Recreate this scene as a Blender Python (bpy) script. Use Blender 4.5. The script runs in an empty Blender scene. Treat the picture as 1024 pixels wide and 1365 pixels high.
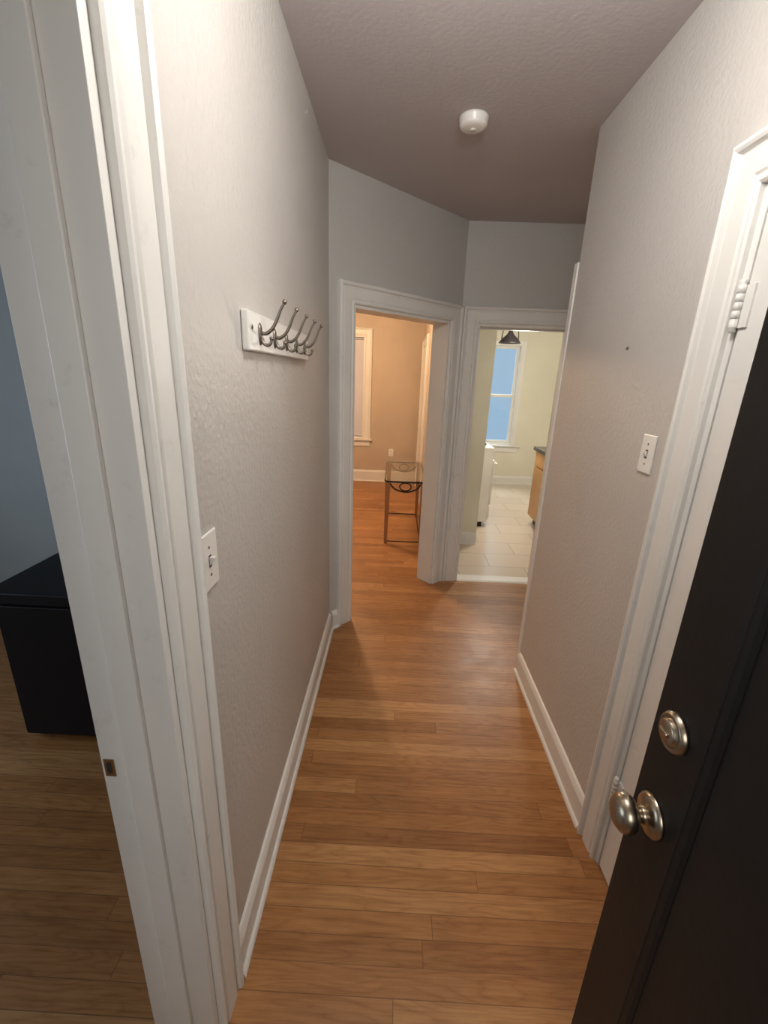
import bpy, bmesh, math, random
from mathutils import Matrix, Vector
random.seed(4)
scene = bpy.context.scene
scene.view_settings.view_transform = 'Standard'

# ------------------------------------------------------------ node helpers
def newmat(name):
    m = bpy.data.materials.new(name); m.use_nodes = True
    nt = m.node_tree
    return m, nt, nt.nodes['Principled BSDF']
def lk(nt, a, b): nt.links.new(a, b)
def mth(nt, op, a, b=None, c=None):
    n = nt.nodes.new('ShaderNodeMath'); n.operation = op
    for i, v in enumerate((a, b, c)):
        if v is None: continue
        if isinstance(v, (int, float)): n.inputs[i].default_value = v
        else: lk(nt, v, n.inputs[i])
    return n.outputs[0]
def comb(nt, x, y, z):
    n = nt.nodes.new('ShaderNodeCombineXYZ')
    for i, v in enumerate((x, y, z)):
        if isinstance(v, (int, float)): n.inputs[i].default_value = v
        else: lk(nt, v, n.inputs[i])
    return n.outputs[0]
def ramp(nt, fac, stops):
    r = nt.nodes.new('ShaderNodeValToRGB')
    el = r.color_ramp.elements
    while len(el) < len(stops): el.new(0.5)
    for e, (p, c) in zip(el, stops):
        e.position = p; e.color = (*c, 1)
    lk(nt, fac, r.inputs[0]); return r.outputs[0]
def noise(nt, vec, scale, detail=3, rough=0.5):
    n = nt.nodes.new('ShaderNodeTexNoise')
    n.inputs['Scale'].default_value = scale; n.inputs['Detail'].default_value = detail
    n.inputs['Roughness'].default_value = rough
    lk(nt, vec, n.inputs['Vector']); return n.outputs[0]
def objco(nt): return nt.nodes.new('ShaderNodeTexCoord').outputs['Object']
def bump(nt, bs, h, strength, dist=0.01):
    b = nt.nodes.new('ShaderNodeBump'); b.inputs['Strength'].default_value = strength
    b.inputs['Distance'].default_value = dist
    lk(nt, h, b.inputs['Height']); lk(nt, b.outputs[0], bs.inputs['Normal'])
def mix(nt, fac, a, b, mode='MIX'):
    n = nt.nodes.new('ShaderNodeMix'); n.data_type = 'RGBA'; n.blend_type = mode
    for i, v in ((0, fac), (6, a), (7, b)):
        if isinstance(v, (int, float)): n.inputs[i].default_value = v
        elif isinstance(v, tuple): n.inputs[i].default_value = (*v, 1)
        else: lk(nt, v, n.inputs[i])
    return n.outputs[2]

def paint(name, col, rough=0.6, bs_=0.25, scale=90, var=0.06, metallic=0.0, spec=0.5, wear=None):
    m, nt, b = newmat(name)
    co = objco(nt)
    n1 = noise(nt, co, 2.2, 4)
    c = ramp(nt, n1, [(0.3, tuple(x*(1-var) for x in col)), (0.7, tuple(min(1, x*(1+var)) for x in col))])
    if wear:
        c = mix(nt, ramp(nt, noise(nt, co, 14, 6, 0.7), [(0.60, (0, 0, 0)), (0.70, (wear, wear, wear))]), c, tuple(x*.72 for x in col))
    lk(nt, c, b.inputs['Base Color'])
    b.inputs['Roughness'].default_value = rough
    b.inputs['Metallic'].default_value = metallic
    b.inputs['Specular IOR Level'].default_value = spec
    if bs_ > 0: bump(nt, b, noise(nt, co, scale, 3), bs_, 0.004)
    return m

wall_m = paint('wall_paint', (0.55, 0.53, 0.505), 0.48, 0.6, 70, 0.035, wear=.10)
wall_cool = paint('wall_paint_cool', (0.53, 0.53, 0.51), 0.55, 0.3, 75, 0.03)
wall_warm_lit = paint('wall_paint_warm_lit', (0.52, 0.44, 0.35), 0.6, 0.3, 75)  # gray paint with the warm room light put into its colour
wall_cream = paint('wall_paint_cream', (0.74, 0.715, 0.60), 0.6, 0.2, 75)
wall_blue = paint('wall_paint_blue_gray', (0.42, 0.46, 0.47), 0.6, 0.3, 75)
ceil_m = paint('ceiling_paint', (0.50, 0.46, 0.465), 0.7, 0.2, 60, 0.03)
white = paint('trim_white', (0.76, 0.755, 0.725), 0.40, 0.25, 22, 0.05, spec=0.4, wear=.35)
plastic = paint('white_plastic', (0.84, 0.83, 0.80), 0.3, 0.0)
black = paint('black_paint', (0.008, 0.0075, 0.0075), 0.45, 0.12, 40, 0.2, spec=0.25)
blackfurn = paint('black_laminate', (0.006, 0.006, 0.008), 0.5, 0.08, 60, 0.2, spec=0.2)
nickel = paint('antique_nickel', (0.37, 0.31, 0.235), 0.29, 0.0, 90, 0.15, 1.0)
steel = paint('dark_steel', (0.25, 0.22, 0.19), 0.35, 0.0, 90, 0.1, 1.0)
iron = paint('black_iron', (0.02, 0.018, 0.018), 0.4, 0.0, 90, 0.1, 0.6)
legwood = paint('brown_wood', (0.36, 0.17, 0.075), 0.35, 0.1, 30, 0.2)
cabwood = paint('cabinet_wood', (0.50, 0.26, 0.10), 0.4, 0.1, 20, 0.2)
counter = paint('dark_granite', (0.02, 0.02, 0.02), 0.2, 0.0, 20, 0.4)
enamel = paint('white_enamel', (0.85, 0.85, 0.83), 0.15, 0.0)
slot_m = paint('dark_slot', (0.03, 0.03, 0.03), 0.5, 0.0)
alum = paint('threshold_metal', (0.88, 0.86, 0.80), 0.35, 0.0, 20, 0.05, 0.1)
fabric = paint('shade_fabric', (0.60, 0.62, 0.72), 0.9, 0.0)

def pane_mat(name, tint, lo, hi):
    m = bpy.data.materials.new(name); m.use_nodes = True; nt = m.node_tree
    nt.nodes.clear()
    o = nt.nodes.new('ShaderNodeOutputMaterial'); mx = nt.nodes.new('ShaderNodeMixShader')
    t = nt.nodes.new('ShaderNodeBsdfTransparent'); g = nt.nodes.new('ShaderNodeBsdfGlossy')
    f = nt.nodes.new('ShaderNodeLayerWeight'); f.inputs[0].default_value = .5
    fac = mth(nt, 'ADD', lo, mth(nt, 'MULTIPLY', mth(nt, 'POWER', f.outputs['Facing'], 4), hi))
    t.inputs[0].default_value = (*tint, 1); g.inputs['Roughness'].default_value = 0.03
    lk(nt, fac, mx.inputs[0]); lk(nt, t.outputs[0], mx.inputs[1]); lk(nt, g.outputs[0], mx.inputs[2])
    lk(nt, mx.outputs[0], o.inputs[0]); return m
glass = pane_mat('window_glass', (.96, .98, .98), .03, .4)
tglass = pane_mat('table_glass', (.96, .98, .97), .06, .7)

# hardwood strip floor, strips run along X
m, nt, b = newmat('oak_strip_floor'); oak = m
co = objco(nt)
sp = nt.nodes.new('ShaderNodeSeparateXYZ'); lk(nt, co, sp.inputs[0])
X, Y = sp.outputs[0], sp.outputs[1]
W, L = 0.066, 1.25
yr = mth(nt, 'DIVIDE', Y, W); row = mth(nt, 'FLOOR', yr); fy = mth(nt, 'FRACT', yr)
wn = nt.nodes.new('ShaderNodeTexWhiteNoise'); wn.noise_dimensions = '1D'; lk(nt, row, wn.inputs['W'])
Lr = mth(nt, 'ADD', 0.55, mth(nt, 'MULTIPLY', wn.outputs[0], 0.9))
xo = mth(nt, 'ADD', mth(nt, 'MULTIPLY', mth(nt, 'DIVIDE', X, L), Lr), mth(nt, 'MULTIPLY', wn.outputs[0], 17.3))
colm = mth(nt, 'FLOOR', xo); fx = mth(nt, 'FRACT', xo)
wn2 = nt.nodes.new('ShaderNodeTexWhiteNoise'); wn2.noise_dimensions = '2D'
lk(nt, comb(nt, row, colm, 0), wn2.inputs['Vector'])
rnd = wn2.outputs[0]
gv = comb(nt, mth(nt, 'ADD', mth(nt, 'MULTIPLY', X, 2.0), mth(nt, 'MULTIPLY', rnd, 40)), mth(nt, 'MULTIPLY', Y, 45), 0)
g1 = noise(nt, gv, 2.0, 6, 0.7)
# cathedral figure
gv2 = comb(nt, mth(nt, 'ADD', mth(nt, 'MULTIPLY', X, 1.0), mth(nt, 'MULTIPLY', rnd, 23)), mth(nt, 'ADD', mth(nt, 'MULTIPLY', Y, 7), mth(nt, 'MULTIPLY', rnd, 9)), 0)
f2 = noise(nt, gv2, 1.5, 2, 0.5)
fig = mth(nt, 'FRACT', mth(nt, 'MULTIPLY', f2, 14))
figc = ramp(nt, fig, [(0.0, (0.70, 0.60, 0.50)), (0.25, (0.92, 0.89, 0.86)), (0.7, (1, 1, 1)), (1.0, (0.86, 0.80, 0.74))])
base = ramp(nt, rnd, [(0.0, (0.34, 0.155, 0.052)), (0.3, (0.42, 0.200, 0.070)), (0.75, (0.46, 0.228, 0.083)), (1.0, (0.55, 0.300, 0.122))])
grain = ramp(nt, g1, [(0.32, (0.60, 0.50, 0.41)), (0.56, (1, 1, 1))])
c = mix(nt, 0.8, base, grain, 'MULTIPLY'); c = mix(nt, 0.65, c, figc, 'MULTIPLY')
wear = ramp(nt, noise(nt, co, 1.6, 6, 0.65), [(0.34, (0.74, 0.70, 0.67)), (0.58, (1, 1, 1))])
c = mix(nt, 0.8, c, wear, 'MULTIPLY')
c = mix(nt, mth(nt, 'MULTIPLY', mth(nt, 'GREATER_THAN', noise(nt, comb(nt, mth(nt, 'MULTIPLY', X, 9), mth(nt, 'MULTIPLY', Y, 30), 3), 1.3, 5, .7), 0.735), .6), c, (0.10, 0.045, 0.02))
gapy = mth(nt, 'MINIMUM', fy, mth(nt, 'SUBTRACT', 1, fy))
gy = mth(nt, 'LESS_THAN', gapy, 0.018)
gapx = mth(nt, 'MINIMUM', fx, mth(nt, 'SUBTRACT', 1, fx))
gx = mth(nt, 'LESS_THAN', gapx, 0.0010)
gap = mth(nt, 'MAXIMUM', gy, gx)
gstr = mth(nt, 'ADD', 0.30, mth(nt, 'MULTIPLY', wn.outputs[0], 0.5))
c = mix(nt, mth(nt, 'MULTIPLY', gap, gstr), c, (0.08, 0.03, 0.012))
lk(nt, c, b.inputs['Base Color'])
rr = mth(nt, 'ADD', 0.26, mth(nt, 'MULTIPLY', noise(nt, co, 6, 5, .7), 0.24)); lk(nt, rr, b.inputs['Roughness'])
b.inputs['Specular IOR Level'].default_value = .45
bump(nt, b, mth(nt, 'SUBTRACT', mth(nt, 'ADD', mth(nt, 'MULTIPLY', g1, 0.15), mth(nt, 'MULTIPLY', rnd, .2)), mth(nt, 'MULTIPLY', gap, 0.4)), 0.18, 0.004)

# kitchen tile
m, nt, b = newmat('kitchen_tile'); tile = m
br = nt.nodes.new('ShaderNodeTexBrick'); br.offset = 0.5
lk(nt, objco(nt), br.inputs['Vector'])
br.inputs['Color1'].default_value = (0.68, 0.58, 0.475, 1); br.inputs['Color2'].default_value = (0.62, 0.53, 0.43, 1)
br.inputs['Mortar'].default_value = (0.46, 0.39, 0.32, 1)
br.inputs['Scale'].default_value = 1.0; br.inputs['Mortar Size'].default_value = 0.005
br.inputs['Brick Width'].default_value = 0.6; br.inputs['Row Height'].default_value = 0.3
lk(nt, br.outputs[0], b.inputs['Base Color']); b.inputs['Roughness'].default_value = 0.28

def emis(name, col, s):
    m, nt, b = newmat(name)
    b.inputs['Base Color'].default_value = (*col, 1)
    b.inputs['Emission Color'].default_value = (*col, 1); b.inputs['Emission Strength'].default_value = s
    return m
bulb = emis('warm_bulb', (1.0, 0.8, 0.55), 4)
bowl = emis('added_lamp_bowl', (1.0, 0.93, 0.82), 3)  # glowing bowl of the added, unseen hall fixture

# ------------------------------------------------------------ mesh builder
def fr(o, u, w):
    M = Matrix.Identity(4)
    for i in range(3):
        M[i][0] = u[i]; M[i][1] = w[i]; M[i][2] = (0, 0, 1)[i]; M[i][3] = o[i]
    return M
class B:
    def __init__(s, M=None):
        s.bm = bmesh.new(); s.M = M or Matrix.Identity(4); s.mats = []
    def mi(s, mat):
        if mat not in s.mats: s.mats.append(mat)
        return s.mats.index(mat)
    def v(s, p): return s.bm.verts.new(s.M @ Vector(p))
    def f(s, vs, mat, smooth=False):
        try: fa = s.bm.faces.new(vs)
        except ValueError: return
        fa.material_index = s.mi(mat); fa.smooth = smooth
    def box(s, x0, x1, y0, y1, z0, z1, mat, bev=0.0):
        P = [(x, y, z) for x in (x0, x1) for y in (y0, y1) for z in (z0, z1)]
        vs = [s.v(p) for p in P]
        fs = []
        for q in ((0,1,3,2),(4,6,7,5),(0,4,5,1),(2,3,7,6),(0,2,6,4),(1,5,7,3)):
            fa = s.bm.faces.new([vs[i] for i in q]); fa.material_index = s.mi(mat); fs.append(fa)
        if bev > 0:
            ed = list({e for fa in fs for e in fa.edges})
            bmesh.ops.bevel(s.bm, geom=ed, offset=bev, segments=2, affect='EDGES', profile=0.5)
        return s
    def prism(s, pts, a0, a1, mat, axis='z', smooth=False):
        def mk(p, a):
            return {'z': (p[0], p[1], a), 'y': (p[0], a, p[1]), 'x': (a, p[0], p[1])}[axis]
        A = [s.v(mk(p, a0)) for p in pts]; C = [s.v(mk(p, a1)) for p in pts]
        n = len(pts)
        for i in range(n): s.f([A[i], A[(i+1) % n], C[(i+1) % n], C[i]], mat, smooth)
        s.f(A, mat); s.f(C, mat); return s
    def lathe(s, o, ax, prof, mat, n=32, sc=(1, 1)):
        ax = Vector(ax).normalized()
        t = Vector((0, 0, 1)) if abs(ax.z) < .9 else Vector((1, 0, 0))
        e1 = ax.cross(t).normalized(); e2 = ax.cross(e1)
        o = Vector(o); rings = []
        for r, h in prof:
            rings.append([s.v(o + ax*h + e1*(r*sc[0]*math.cos(2*math.pi*i/n)) + e2*(r*sc[1]*math.sin(2*math.pi*i/n))) for i in range(n)])
        for a, c in zip(rings, rings[1:]):
            for i in range(n): s.f([a[i], a[(i+1) % n], c[(i+1) % n], c[i]], mat, True)
        s.f(rings[0], mat); s.f(rings[-1], mat); return s
    def tube(s, pts, r, mat, n=10, sub=5):
        P = [Vector(p) for p in pts]
        if sub > 1 and len(P) > 2:
            Q = []
            for i in range(len(P)-1):
                p0 = P[max(i-1, 0)]; p1 = P[i]; p2 = P[i+1]; p3 = P[min(i+2, len(P)-1)]
                for k in range(sub):
                    t = k/sub
                    Q.append(0.5*((2*p1)+(p2-p0)*t+(2*p0-5*p1+4*p2-p3)*t*t+(3*p1-p0-3*p2+p3)*t**3))
            Q.append(P[-1]); P = Q
        rs = r if isinstance(r, (list, tuple)) else (r, r)
        rings = []; up = None
        for i, p in enumerate(P):
            d = (P[min(i+1, len(P)-1)] - P[max(i-1, 0)]).normalized()
            if up is None:
                up = Vector((0, 0, 1)) if abs(d.z) < .9 else Vector((1, 0, 0))
            e1 = d.cross(up).normalized(); e2 = d.cross(e1).normalized(); up = -e2
            rad = rs[0] + (rs[1]-rs[0])*i/(len(P)-1)
            rings.append([s.v(p + e1*rad*math.cos(2*math.pi*k/n) + e2*rad*math.sin(2*math.pi*k/n)) for k in range(n)])
        for a, c in zip(rings, rings[1:]):
            for k in range(n): s.f([a[k], a[(k+1) % n], c[(k+1) % n], c[k]], mat, True)
        s.f(rings[0], mat); s.f(rings[-1], mat); return s
    def ball(s, c, r, mat, n=16):
        prof = [(max(1e-4, r*math.sin(math.pi*i/10)), -r*math.cos(math.pi*i/10)) for i in range(11)]
        return s.lathe(c, (0, 0, 1), prof, mat, n)
    def casing(s, u0, u1, zt, mat, prof, z0=0.0, bottom=False):
        """mitred architrave around an opening; prof = [(outward offset, projection)]"""
        rings = []
        for st in range(5 if bottom else 4):
            ring = []
            for d, w in prof:
                if not bottom:
                    p = [(u0-d, w, z0), (u0-d, w, zt+d), (u1+d, w, zt+d), (u1+d, w, z0)][st]
                else:
                    p = [(u0-d, w, z0-d), (u0-d, w, zt+d), (u1+d, w, zt+d), (u1+d, w, z0-d), (u0-d, w, z0-d)][st]
                ring.append(s.v(p))
            rings.append(ring)
        n = len(prof)
        for a, c in zip(rings, rings[1:]):
            for i in range(n): s.f([a[i], a[(i+1) % n], c[(i+1) % n], c[i]], mat)
        s.f(rings[0], mat); s.f(rings[-1], mat); return s
    def wall(s, u0, u1, w0, w1, z0, z1, ops, mat):
        x = u0
        for a, b_, c, d in sorted(ops):
            if a > x: s.box(x, a, w0, w1, z0, z1, mat)
            if c > z0: s.box(a, b_, w0, w1, z0, c, mat)
            if d < z1: s.box(a, b_, w0, w1, d, z1, mat)
            x = b_
        if x < u1: s.box(x, u1, w0, w1, z0, z1, mat)
        return s
    def obj(s, name, parent=None):
        bmesh.ops.recalc_face_normals(s.bm, faces=s.bm.faces)
        me = bpy.data.meshes.new(name); s.bm.to_mesh(me); s.bm.free()
        for mm in s.mats: me.materials.append(mm)
        o = bpy.data.objects.new(name, me); scene.collection.objects.link(o)
        if parent: o.parent = parent
        return o
def empty(name):
    e = bpy.data.objects.new(name, None); scene.collection.objects.link(e); return e

H = 2.58
XL, XR = -0.375, 0.77
CAS = [(0, 0), (0, .013), (.005, .017), (.011, .017), (.016, .012), (.020, .012), (.026, .016), (.072, .018),
       (.077, .012), (.083, .013), (.087, .024), (.094, .028), (.103, .025), (.107, .018), (.107, 0)]
BB = [(0, 0), (.017, 0), (.017, .098), (.013, .108), (.007, .118), (0, .122)]   # (w, z)
def baseboard(name, M, u0, u1, mat=white, prof=BB, shoe=True):
    b = B(M); b.prism(prof, u0, u1, mat, 'x')
    if shoe:
        q = [(.017, 0)] + [(.017+.012*math.cos(a), .016*math.sin(a)) for a in [i*math.pi/10 for i in range(6)]]
        b.prism(q, u0, u1, mat, 'x')
    return b.obj(name)

# frames
FL = fr((XL, 0, 0), (0, 1, 0), (1, 0, 0))
FRt = fr((XR, 0, 0), (0, 1, 0), (-1, 0, 0))
r2 = math.sqrt(.5)
AX, AY = XL, 2.49
FA = fr((AX, AY, 0), (r2, r2, 0), (r2, -r2, 0))
CX, CY = AX+.80, AY+.80
FB = fr((0, CY, 0), (1, 0, 0), (0, -1, 0))
AL = .80/r2
AT = .14

# ------------------------------------------------------------ shell
b = B(); b.box(-3.3, .46, -2.3, 6.85, -.06, 0, oak); b.box(.46, 1.45, -2.3, CY+.06, -.06, 0, oak); b.obj('floor')
b = B(); b.box(.46, 2.6, CY+.06, 7.0, -.06, 0.0, tile); b.obj('floor_kitchen')
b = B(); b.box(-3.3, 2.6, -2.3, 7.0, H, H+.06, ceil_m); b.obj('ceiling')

LT = .14
LO = (-.14, .638, 0, 2.07)
b = B(FL); b.wall(-.36, 2.49, -LT, 0, 0, H, [LO], wall_m); b.obj('wall_left')
RO = (.30, 1.118, 0, 2.02)
b = B(FRt); b.wall(-.36, 2.154, -.15, 0, 0, H, [RO], wall_m); b.obj('wall_right')
b = B(); b.box(.92, 1.45, 2.03, 2.154, 0, H, wall_m); b.box(1.35, 1.45, 2.154, CY, 0, H, wall_m); b.obj('wall_right_recess')
AO = (.165, 1.02, 0, 1.965)
b = B(FA); b.wall(0, AL, -AT, 0, 0, H, [AO], wall_cool); b.obj('wall_angled')
KO = (.545, 1.205, 0, 1.965)
b = B(FB); b.wall(CX, 1.45, -.14, 0, 0, H, [KO], wall_cool); b.obj('wall_back')
b = B(); b.box(-3.3, XL-LT-.001, 2.50, 2.64, 0, H, wall_blue); b.obj('wall_bedroom')
b = B(); b.box(-3.3, -.53, -1.0, -.9, 0, H, wall_blue); b.obj('wall_bedroom_near')
FW = fr((-3.2, 0, 0), (0, 1, 0), (1, 0, 0))
b = B(FW); b.wall(-1.0, 6.85, -.12, 0, 0, H, [(-.2, 1.3, .7, 2.1)], wall_blue); b.obj('wall_bedroom_left')
FR1 = fr((0, 6.7, 0), (1, 0, 0), (0, -1, 0))
W1 = (-1.25, -.485, .66, 2.13)
b = B(FR1); b.wall(-3.3, .36, -.14, 0, 0, H, [W1], wall_warm_lit); b.obj('wall_living_back')
b = B(); b.box(.36, .45, 3.32, 6.84, 0, H, wall_warm_lit); b.obj('wall_living_right')
b = B(); b.box(.451, .53, CY+.14, 7.0, 0, H, wall_cream); b.box(.53, .86, 4.15, 4.30, 0, H, wall_cream); b.obj('wall_kitchen_left')
FK = fr((0, 6.9, 0), (1, 0, 0), (0, -1, 0))
W2 = (1.30, 1.83, .62, 2.10)
b = B(FK); b.wall(.53, 2.6, -.12, 0, 0, H, [W2], wall_cream); b.obj('wall_kitchen_back')
b = B(); b.box(2.5, 2.6, CY, 6.9, 0, H, wall_cream); b.box(1.45, 2.5, CY, CY+.14, 0, H, wall_cream); b.obj('wall_kitchen_right')
FE = fr((0, -.36, 0), (1, 0, 0), (0, 1, 0))
b = B(FE); b.wall(-.53, .92, -.12, 0, 0, H, [(-.50, .43, 0, 2.06)], wall_m); b.obj('wall_entry')
b = B(); b.box(-1.6, 1.5, -2.3, -2.2, 0, H, wall_m); b.box(-1.7, -1.6, -2.3, -1.0, 0, H, wall_m); b.box(1.5, 1.6, -2.3, -.36, 0, H, wall_m)
b.box(.92, 1.5, -.48, -.36, 0, H, wall_m); b.obj('wall_landing')

# ------------------------------------------------------------ jambs + casings
def jamb(name, M, o, w0, w1, stop=None, t=.018, mat=white):
    b = B(M)
    a, c, z0, z1 = o
    b.box(a-.001, a+t, w0, w1, 0, z1, mat, .001); b.box(c-t, c+.001, w0, w1, 0, z1, mat, .001)
    b.box(a+t, c-t, w0, w1, z1-t, z1+.001, mat, .001)
    if stop:
        s0, s1 = stop
        b.box(a+t, a+t+.011, s0, s1, 0, z1-t, mat, .002); b.box(c-t-.011, c-t, s0, s1, 0, z1-t, mat, .002)
        b.box(a+t+.011, c-t-.011, s0, s1, z1-t-.011, z1-t, mat, .002)
    return b.obj(name)
def cas(name, M, o, mat=white, prof=CAS):
    b = B(M); b.casing(o[0], o[1], o[3], mat, prof); return b.obj(name)
jamb('trim_1', FL, LO, -LT-.007, .001, (-.095, -.050))
cas('trim_2', FL, (LO[0]-.004, LO[1]+.004, 0, LO[3]+.004))
b = B(FL); b.box(LO[1]-.0195, LO[1]-.0178, -.142, -.122, .860, .900, nickel, .0005)
b.box(LO[1]-.0200, LO[1]-.0194, -.137, -.128, .868, .892, slot_m); b.obj('strike_plate')
jamb('trim_3', FA, AO, -AT-.005, .001, None)
cas('trim_4', FA, (AO[0], AO[1], 0, AO[3]))
jamb('trim_5', FB, KO, -.145, .001, (-.10, -.06))
cas('trim_6', FB, (KO[0], KO[1], 0, KO[3]))
b = B(); b.prism([(CY-.01, 0), (CY+.004, .008), (CY+.06, .010), (CY+.10, .008), (CY+.115, 0)], KO[0]+.018, KO[1]-.018, alum, 'x'); b.obj('trim_7')
jamb('trim_8', FRt, RO, -.15, .001, (-.05, -.038))
cas('trim_9', FRt, (RO[0], RO[1], 0, RO[3]))
b = B(); b.box(.764, .872, 2.1555, 2.198, 0, 2.10, white, .004); b.box(.785, .86, 2.198, 2.206, .0, 2.09, white, .002); b.obj('trim_10')

baseboard('baseboard_left', FL, LO[1]+.112, 2.483)
baseboard('baseboard_right', FRt, RO[1]+.108, 2.150)
baseboard('baseboard_angled', FA, .012, AO[0]-.108)
baseboard('baseboard_living_back', FR1, -3.1, .34, prof=[(0, 0), (.02, 0), (.02, .15), (.012, .17), (0, .175)])
baseboard('baseboard_kitchen_back', FK, .54, 2.49, prof=[(0, 0), (.02, 0), (.02, .10), (.012, .12), (0, .125)])
FKl = fr((.53, 0, 0), (0, 1, 0), (1, 0, 0))
baseboard('baseboard_kitchen_left', FKl, CY+.142, 4.14)
FKj = fr((0, 4.15, 0), (1, 0, 0), (0, -1, 0))
baseboard('baseboard_kitchen_jut', FKj, .565, .862)
FBed = fr((0, 2.50, 0), (1, 0, 0), (0, -1, 0))
baseboard('baseboard_bedroom', FBed, -3.1, -.54)

# ------------------------------------------------------------ closet door (white, flush, hinged)
e = empty('door_1')
b = B(FRt)
a, c = RO[0]+.021, RO[1]-.021
b.box(a, c, -.036, -.001, .01, 1.998, white, .002)
for z0, z1 in ((.24, .92), (1.06, 1.86)):
    s_ = B(FRt); s_.casing(a+.13, c-.13, z1, white, [(0, -.001), (0, .003), (.006, .007), (.014, .002), (.014, -.001)], z0, True)
    s_.obj('panel_moulding', e)
b.obj('door_slab', e)
for i, hz in enumerate((1.775, .34)):
    h = B(FRt); yy = RO[1]-.0195
    h.lathe((yy, .010, hz-.055), (0, 0, 1), [(.003, 0), (.0085, .004), (.006, .010), (.0085, .012)] +
            [(r, z) for k in range(5) for r, z in ((.0085, .0125+k*.0175), (.0085, .0285+k*.0175), (.0075, .029+k*.0175), (.0075, .0297+k*.0175))] +
            [(.006, .102), (.0085, .108), (.003, .113)], white, 16)
    h.box(yy-.030, yy+.018, -.001, .004, hz-.045, hz+.045, white, .001)
    h.obj('hinge', e)

# ------------------------------------------------------------ entry door (black, open into the hall)
e = empty('door_2')
ex, ey = .409, .545
ang = math.radians(-3)
FD = fr((ex, ey, 0), (math.sin(ang), -math.cos(ang), 0), (-math.cos(ang), -math.sin(ang), 0))
DW = .875
b = B(FD)
b.box(0, .108, -.044, 0, .012, 2.03, black, .002); b.box(DW-.108, DW, -.044, 0, .012, 2.03, black, .002)
for z0, z1 in [(.012, .20), (1.90, 2.03)]: b.box(.108, DW-.108, -.044, 0, z0, z1, black, .0015)
b.box(.108, DW-.108, -.036, -.008, .20, 1.90, black)
b.casing(.108+.014, DW-.108-.014, 1.90-.014, black, [(0, -.008), (0, -.007), (.005, -.003), (.014, -.001), (.014, -.008)], .20+.014, True)
b.obj('door_slab', e)
kz, dz, ku = .990, 1.143, .051
k = B(FD)
k.lathe((ku, .0, kz), (0, 1, 0), [(.032, 0), (.032, .003), (.029, .007), (.024, .010), (.014, .012), (.0115, .014), (.011, .021), (.014, .024),
        (.023, .028), (.0275, .034), (.0285, .041), (.026, .048), (.019, .054), (.008, .057), (.001, .0575)], nickel, 36)
k.lathe((ku, -.044, kz), (0, -1, 0), [(.034, 0), (.031, .007), (.014, .012), (.011, .030), (.023, .041), (.0285, .055), (.019, .068), (.001, .0715)], nickel, 24)
k.obj('door_knob', e)
k = B(FD)
k.lathe((ku, .0, dz), (0, 1, 0), [(.029, 0), (.029, .004), (.026, .009), (.0235, .011), (.023, .008), (.019, .009), (.0185, .013), (.016, .015), (.001, .0155)], nickel, 36)
k.box(ku-.009, ku+.009, .015, .019, dz-.003, dz+.003, nickel, .0015)
k.obj('deadbolt', e)
k = B(FD); k.box(-.0012, .0, -.034, -.010, kz-.028, kz+.028, nickel); k.box(-.008, -.001, -.028, -.016, kz-.009, kz+.009, nickel, .002)
k.box(-.0012, .0, -.034, -.010, dz-.028, dz+.028, nickel); k.obj('latch_plate', e)

# ------------------------------------------------------------ coat rack
e = empty('coat_rack')
b = B(FL); b.box(1.10, 1.82, .001, .019, 1.645, 1.737, white, .004)
for yy in (1.125, 1.795): b.lathe((yy, .019, 1.70), (0, 1, 0), [(.006, 0), (.006, .001), (.004, .0025), (.0005, .003)], steel, 12)
b.obj('backboard', e)
for i in range(5):
    y = 1.185 + i*.138
    h = B(FL)
    h.lathe((y, .019, 1.688), (0, 1, 0), [(.014, 0), (.014, .003), (.010, .006), (.001, .007)], steel, 18, (.8, 1.9))
    h.tube([(y, .022, 1.692), (y, .036, 1.690), (y, .052, 1.702), (y, .064, 1.722), (y, .074, 1.745), (y, .084, 1.762)], (.0052, .0030), steel, 10)
    h.ball((y, .0855, 1.765), .0062, steel)
    h.tube([(y, .022, 1.682), (y, .028, 1.668), (y, .037, 1.662), (y, .046, 1.666), (y, .049, 1.676)], (.0052, .0036), steel, 10)
    h.ball((y, .0495, 1.678), .0056, steel)
    h.obj('hook', e)

# ------------------------------------------------------------ switches / outlet / detector
def switch(name, M, u, z, toggle=True, w=.070, h=.115):
    b = B(M)
    b.box(u-w/2, u+w/2, .0005, .006, z-h/2, z+h/2, plastic, .0025)
    if toggle:
        b.box(u-.006, u+.006, .006, .0065, z-.013, z+.013, slot_m)
        b.prism([(.006, z-.009), (.017, z+.004), (.017, z+.010), (.006, z+.009)], u-.0045, u+.0045, plastic, 'x')
        for s_ in (-1, 1): b.lathe((u, .006, z+s_*.030), (0, 1, 0), [(.0035, 0), (.0035, .0006), (.001, .001)], steel, 10)
    else:
        for s_ in (-1, 1):
            b.lathe((u, .006, z+s_*.02), (0, 1, 0), [(.017, 0), (.017, .001), (.001, .0012)], plastic, 18)
            b.box(u-.008, u-.005, .007, .0076, z+s_*.02-.004, z+s_*.02+.006, slot_m); b.box(u+.005, u+.008, .007, .0076, z+s_*.02-.004, z+s_*.02+.006, slot_m)
    return b.obj(name)
switch('light_switch', FL, .814, 1.222, w=.080, h=.122)
switch('light_switch', FRt, 1.335, 1.40)
switch('wall_outlet', FR1, -.05, .46, False)
b = B(); b.lathe((.257, 2.11, H), (0, 0, -1), [(.058, 0), (.058, .008), (.055, .012), (.055, .026), (.050, .034), (.036, .038), (.001, .039)], plastic, 40)
b.lathe((.257, 2.11, H-.039), (0, 0, -1), [(.012, 0), (.011, .002), (.001, .0025)], plastic, 16)
b.obj('smoke_detector')
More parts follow.
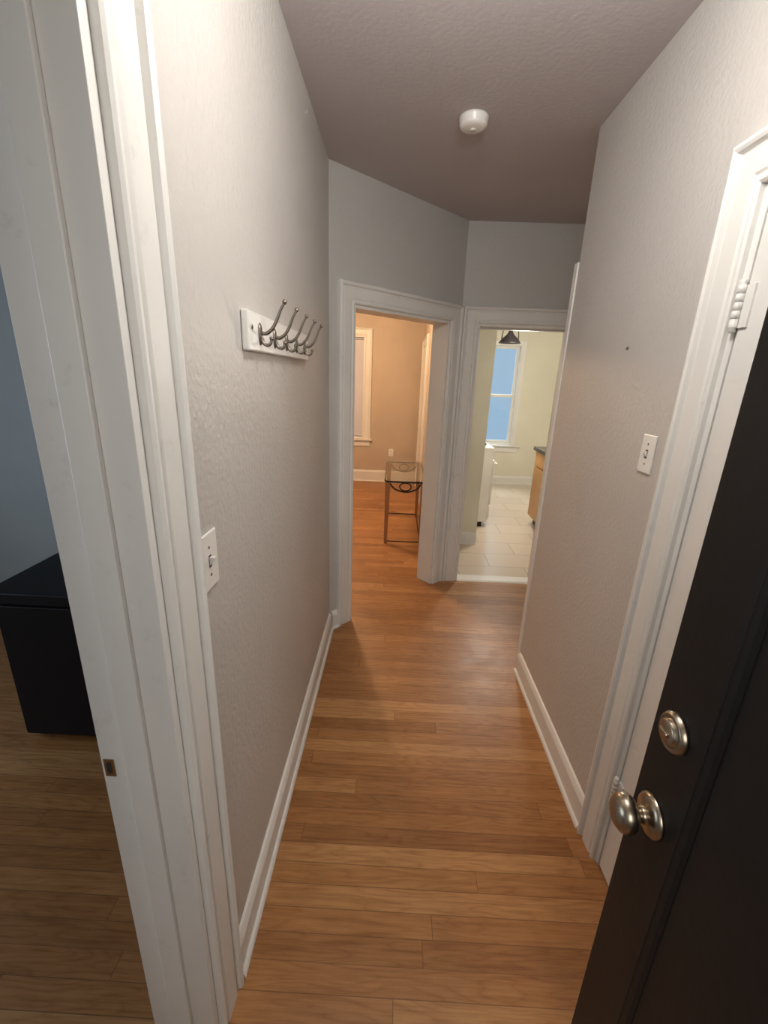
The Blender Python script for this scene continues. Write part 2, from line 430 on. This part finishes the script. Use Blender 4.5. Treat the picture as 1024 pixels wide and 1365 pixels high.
b = B(FRt); b.lathe((1.585, 0.0002, 1.715), (0, 1, 0), [(.006, 0), (.005, .003), (.001, .006)], steel, 10); b.obj('wall_screw')

# ------------------------------------------------------------ windows
def window(name, M, o, depth=.12, prof=CAS, shade=None):
    a, c, z0, z1 = o
    e = empty(name)
    b = B(M)
    b.casing(a, c, z1, white, prof, z0)
    b.box(a-.13, c+.13, 0, .05, z0-.025, z0, white, .004)
    b.box(a-.10, c+.10, 0, .018, z0-.11, z0-.025, white, .003)
    t = .02
    b.box(a, a+t, -depth, 0, z0, z1, white); b.box(c-t, c, -depth, 0, z0, z1, white)
    b.box(a+t, c-t, -depth, 0, z1-t, z1, white); b.box(a+t, c-t, -depth, 0, z0, z0+t, white)
    b.obj('frame', e)
    zm = (z0+z1)/2
    s_ = B(M)
    for (q0, q1, w) in ((z0+t, zm+.02, -.05), (zm-.02, z1-t, -.085)):
        s_.box(a+t, a+t+.04, w-.03, w, q0, q1, white, .002); s_.box(c-t-.04, c-t, w-.03, w, q0, q1, white, .002)
        s_.box(a+t+.04, c-t-.04, w-.03, w, q0, q0+.045, white, .002); s_.box(a+t+.04, c-t-.04, w-.03, w, q1-.04, q1, white, .002)
    s_.obj('sash', e)
    g = B(M)
    g.box(a+t+.035, c-t-.035, -.068, -.064, z0+t+.04, zm, glass); g.box(a+t+.035, c-t-.035, -.103, -.099, zm, z1-t-.035, glass)
    g.obj('pane', e)
    if shade is not None:
        q = B(M); q.box(a+t+.004, c-t-.004, -.034, -.032, shade, z1-t-.03, fabric); q.box(a+t+.004, c-t-.004, -.038, -.028, shade-.018, shade, fabric, .002)
        q.lathe((a+t+.004, -.033, z1-t-.02), (1, 0, 0), [(.014, 0), (.014, c-a-2*t-.008)], fabric, 14); q.obj('roller_shade', e)
    return e
window('window_1', FR1, W1, shade=.72)
window('window_2', FK, W2, .12, prof=[(0, 0), (0, .012), (.05, .016), (.055, 0)])
window('added_window', FW, (-.2, 1.3, .7, 2.1))  # unseen bedroom window, added so the room gets light

FLR = fr((.36, 0, 0), (0, 1, 0), (-1, 0, 0))
b = B(FLR); b.casing(5.65, 6.42, 1.98, white, CAS); b.box(5.65, 6.42, -.002, .008, .01, 1.98, white)
b.box(5.75, 6.32, .008, .012, .2, .9, white, .003); b.box(5.75, 6.32, .008, .012, 1.0, 1.85, white, .003); b.obj('door_3')

# ------------------------------------------------------------ console table, glass top
e = empty('glass_console_table')
tx0, tx1, ty0, ty1, tz = -.080, .322, 4.02, 5.02, .66
cx, cy = (tx0+tx1)/2, (ty0+ty1)/2
def rrect(x0, x1, y0, y1, r, n=5):
    P = []
    for (px, py, a0) in ((x1-r, y1-r, 0), (x0+r, y1-r, 90), (x0+r, y0+r, 180), (x1-r, y0+r, 270)):
        for i in range(n+1):
            t = math.radians(a0+90*i/n); P.append((px+r*math.cos(t), py+r*math.sin(t)))
    return P
b = B(); b.prism(rrect(tx0, tx1, ty0, ty1, .05), tz-.010, tz, tglass); b.obj('glass_top', e)
b = B()
P = rrect(tx0+.006, tx1-.006, ty0+.006, ty1-.006, .045)
b.tube([(x, y, tz-.022) for x, y in P+[P[0]]], .009, iron, 8, 1)
for x in (tx0+.03, tx1-.03):
    b.tube([(x, ty0+.04, .022), (x, ty1-.04, .022)], .006, iron, 8, 1)
for y in (ty0+.04, ty1-.04): b.tube([(tx0+.03, y, .022), (tx1-.03, y, .022)], .006, iron, 8, 1)
b.obj('frame', e)
b = B()
for x in (tx0+.03, tx1-.03):
    for y in (ty0+.035, ty1-.035):
        A = [(x-.024, y-.024), (x+.024, y-.024), (x+.024, y+.024), (x-.024, y+.024)]
        lo = [b.v((x+(p[0]-x)*.6, y+(p[1]-y)*.6, 0)) for p in A]; hi = [b.v((*p, tz-.030)) for p in A]
        for i in range(4): b.f([lo[i], lo[(i+1) % 4], hi[(i+1) % 4], hi[i]], legwood)
        b.f(lo, legwood); b.f(hi, legwood)
b.obj('legs', e)
b = B()
for y in (ty0+.035, ty1-.035):
    b.tube([(tx0+.05, y, tz-.04), (cx-.10, y, tz-.10), (cx, y, tz-.125), (cx+.10, y, tz-.10), (tx1-.05, y, tz-.04)], .008, iron, 8, 4)
    ring = [(cx+.055*math.cos(t*math.pi/8), y, tz-.075+.038*math.sin(t*math.pi/8)) for t in range(17)]
    b.tube(ring, .006, iron, 8, 1)
b.obj('scrollwork', e)

# ------------------------------------------------------------ bedroom cabinet
e = empty('black_cabinet')
b = B()
bx0, bx1, by0, by1 = -1.57, -.72, 1.50, 2.28
b.box(bx0, bx1, by0, by1, .03, .685, blackfurn, .004)
b.box(bx0-.02, bx1+.01, by0-.02, by1, .685, .735, blackfurn, .006)
b.box(bx0+.03, bx1-.03, by0+.04, by1-.03, 0, .03, blackfurn)
b.obj('carcass', e)
b = B()
for u0, u1 in ((bx0+.015, (bx0+bx1)/2-.004), ((bx0+bx1)/2+.004, bx1-.015)):
    b.box(u0, u1, by0-.016, by0-.0005, .05, .675, blackfurn, .003)
b.obj('doors', e)
b = B()
for x in ((bx0+bx1)/2+.32, (bx0+bx1)/2+.36): b.lathe((x, by0-.016, .42), (0, -1, 0), [(.006, 0), (.006, .012), (.013, .018), (.011, .026), (.001, .028)], iron, 14)
b.obj('knobs', e)

# ------------------------------------------------------------ kitchen stove, cabinet, pendant
e = empty('stove')
b = B()
sx0, sx1, sy0, sy1 = .55, 1.07, 4.68, 5.40
b.box(sx0, sx1, sy0, sy1, .06, .90, enamel, .006); b.box(sx0+.02, sx1-.05, sy0+.02, sy1-.02, 0, .06, iron)
b.box(sx0, sx0+.07, sy0, sy1, .90, 1.12, enamel, .01)
b.box(sx1, sx1+.025, sy0+.02, sy1-.02, .26, .76, enamel, .006); b.box(sx1, sx1+.02, sy0+.02, sy1-.02, .08, .24, enamel, .006)
b.box(sx1+.025, sx1+.028, sy0+.15, sy1-.15, .38, .62, slot_m)
b.obj('body', e)
b = B()
b.tube([(sx1+.025, sy0+.08, .71), (sx1+.065, sy0+.09, .71), (sx1+.065, sy1-.09, .71), (sx1+.025, sy1-.08, .71)], .010, enamel, 8, 1)
for y in (sy0+.1, sy0+.24, sy0+.48, sy0+.62): b.lathe((sx1, y, .835), (1, 0, 0), [(.022, 0), (.020, .018), (.001, .02)], iron, 16)
for x in (sx0+.17, sx0+.38):
    for y in (sy0+.18, sy0+.54):
        P = [(x+.08*math.cos(t*math.pi/8), y+.08*math.sin(t*math.pi/8), .912) for t in range(17)]
        b.tube(P, .008, iron, 6, 1); b.tube([(x-.09, y, .914), (x+.09, y, .914)], .006, iron, 6, 1); b.tube([(x, y-.09, .914), (x, y+.09, .914)], .006, iron, 6, 1)
b.obj('burners_and_knobs', e)

e = empty('kitchen_cabinet')
b = B()
kx0, kx1, ky0, ky1 = 1.60, 2.20, 3.62, 4.90
b.box(kx0, kx1, ky0, ky1, .10, .86, cabwood, .003); b.box(kx0+.06, kx1, ky0, ky1, 0, .10, iron)
for k_ in range(3):
    y0 = ky0+.02+k_*.42; y1 = y0+.40
    b.box(kx0-.018, kx0, y0, y1, .12, .68, cabwood, .003); b.box(kx0-.018, kx0, y0, y1, .70, .85, cabwood, .003)
    b.lathe((kx0-.018, y0+.05, .62), (-1, 0, 0), [(.006, 0), (.012, .015), (.001, .02)], steel, 12)
b.obj('carcass', e)
b = B(); b.box(kx0-.04, kx1, ky0, ky1+.02, .86, .90, counter, .006); b.box(kx1-.02, kx1, ky0, ky1, .90, 1.00, counter); b.obj('countertop', e)

e = empty('pendant_lamp')
px, py = 1.19, 5.05
b = B(); b.lathe((px, py, H), (0, 0, -1), [(.05, 0), (.045, .02), (.01, .03), (.007, .035), (.007, .46), (.02, .465), (.026, .50), (.045, .525), (.085, .56), (.115, .60), (.118, .605), (.112, .603), (.080, .566), (.040, .535), (.01, .52)], iron, 28)
for s_ in (-1, 1):
    b.tube([(px+s_*.007, py, H-.42), (px+s_*.05, py, H-.43), (px+s_*.08, py, H-.48), (px+s_*.09, py, H-.565)], .006, iron, 8)
b.obj('shade', e)
b = B(); b.ball((px, py, H-.565), .028, bulb); b.obj('bulb', e)

def dome(name, x, y, r, mat):
    e = empty(name)
    b = B(); b.lathe((x, y, H), (0, 0, -1), [(r*1.08, 0), (r*1.08, .015), (r, .025)], nickel, 32); b.obj('base', e)
    b = B(); b.lathe((x, y, H-.025), (0, 0, -1), [(r*.97, 0), (r*.93, .03), (r*.75, .055), (r*.4, .075), (.001, .08)], mat, 32); b.obj('shade', e)
dome('added_ceiling_light', -.9, 4.8, .16, bulb)
dome('added_ceiling_light', .20, .86, .13, bowl)  # unseen fixture, added to go with the extra hall light

# ------------------------------------------------------------ lights
def area(name, loc, tgt, sx, sy, power, col):
    l = bpy.data.lights.new(name, 'AREA'); l.shape = 'RECTANGLE'; l.size = sx; l.size_y = sy
    l.energy = power; l.color = col
    o = bpy.data.objects.new(name, l); o.location = loc
    d = Vector(tgt) - Vector(loc); o.rotation_euler = d.to_track_quat('-Z', 'Y').to_euler()
    scene.collection.objects.link(o); return o
def point(name, loc, power, col, r=.1):
    l = bpy.data.lights.new(name, 'POINT'); l.energy = power; l.color = col; l.shadow_soft_size = r
    o = bpy.data.objects.new(name, l); o.location = loc; scene.collection.objects.link(o); return o
area('landing_light', (-.05, -1.3, 1.9), (.0, 1.6, 1.3), 1.0, 1.0, 17, (1.0, .97, .93))
point('added_hall_light', (.20, .86, 2.36), 24, (1.0, .955, .90), .12)  # out-of-view light added to raise the hall's ambient brightness
point('living_lamp', (-.9, 4.8, 2.34), 115, (1.0, .64, .36), .12)
area('living_sky_light', (-.87, 8.2, 3.2), (-.87, 5.5, .2), 1.6, 1.6, 30, (.85, .92, 1.0))
point('kitchen_lamp', (1.25, 4.7, 1.86), 54, (1.0, .92, .80), .12)
area('kitchen_sky_light', (1.55, 8.4, 3.4), (1.5, 5.2, .0), 1.6, 1.6, 170, (.90, .95, 1.0))
area('bedroom_added_light', (-3.35, .55, 1.4), (-1, .7, .9), 1.4, 1.3, 22, (.78, .88, 1.0))  # bluish light added to brighten the bedroom, set at the unseen window

w = bpy.data.worlds.new('World'); scene.world = w; w.use_nodes = True
bg = w.node_tree.nodes['Background']; bg.inputs[0].default_value = (.36, .52, .70, 1); bg.inputs[1].default_value = 1.0

# ------------------------------------------------------------ camera
th = math.atan(.3145); yaw = .0184; rs = .0375
F = Vector((-yaw*math.cos(th), math.cos(th), -math.sin(th))).normalized()
R0 = Vector((1, yaw, 0)).normalized(); U0 = R0.cross(F)
rc = math.sqrt(1-rs*rs)
R = R0*rc + U0*rs; U = -R0*rs + U0*rc
cam = bpy.data.cameras.new('Camera'); co_ = bpy.data.objects.new('Camera', cam); scene.collection.objects.link(co_)
M = Matrix.Identity(4)
for i in range(3):
    M[i][0] = R[i]; M[i][1] = U[i]; M[i][2] = -F[i]; M[i][3] = (0, 0, 1.6)[i]
co_.matrix_world = M
cam.sensor_fit = 'VERTICAL'; cam.sensor_height = 36; cam.sensor_width = 27
cam.lens = 580/1365*36; cam.clip_start = .02
scene.camera = co_
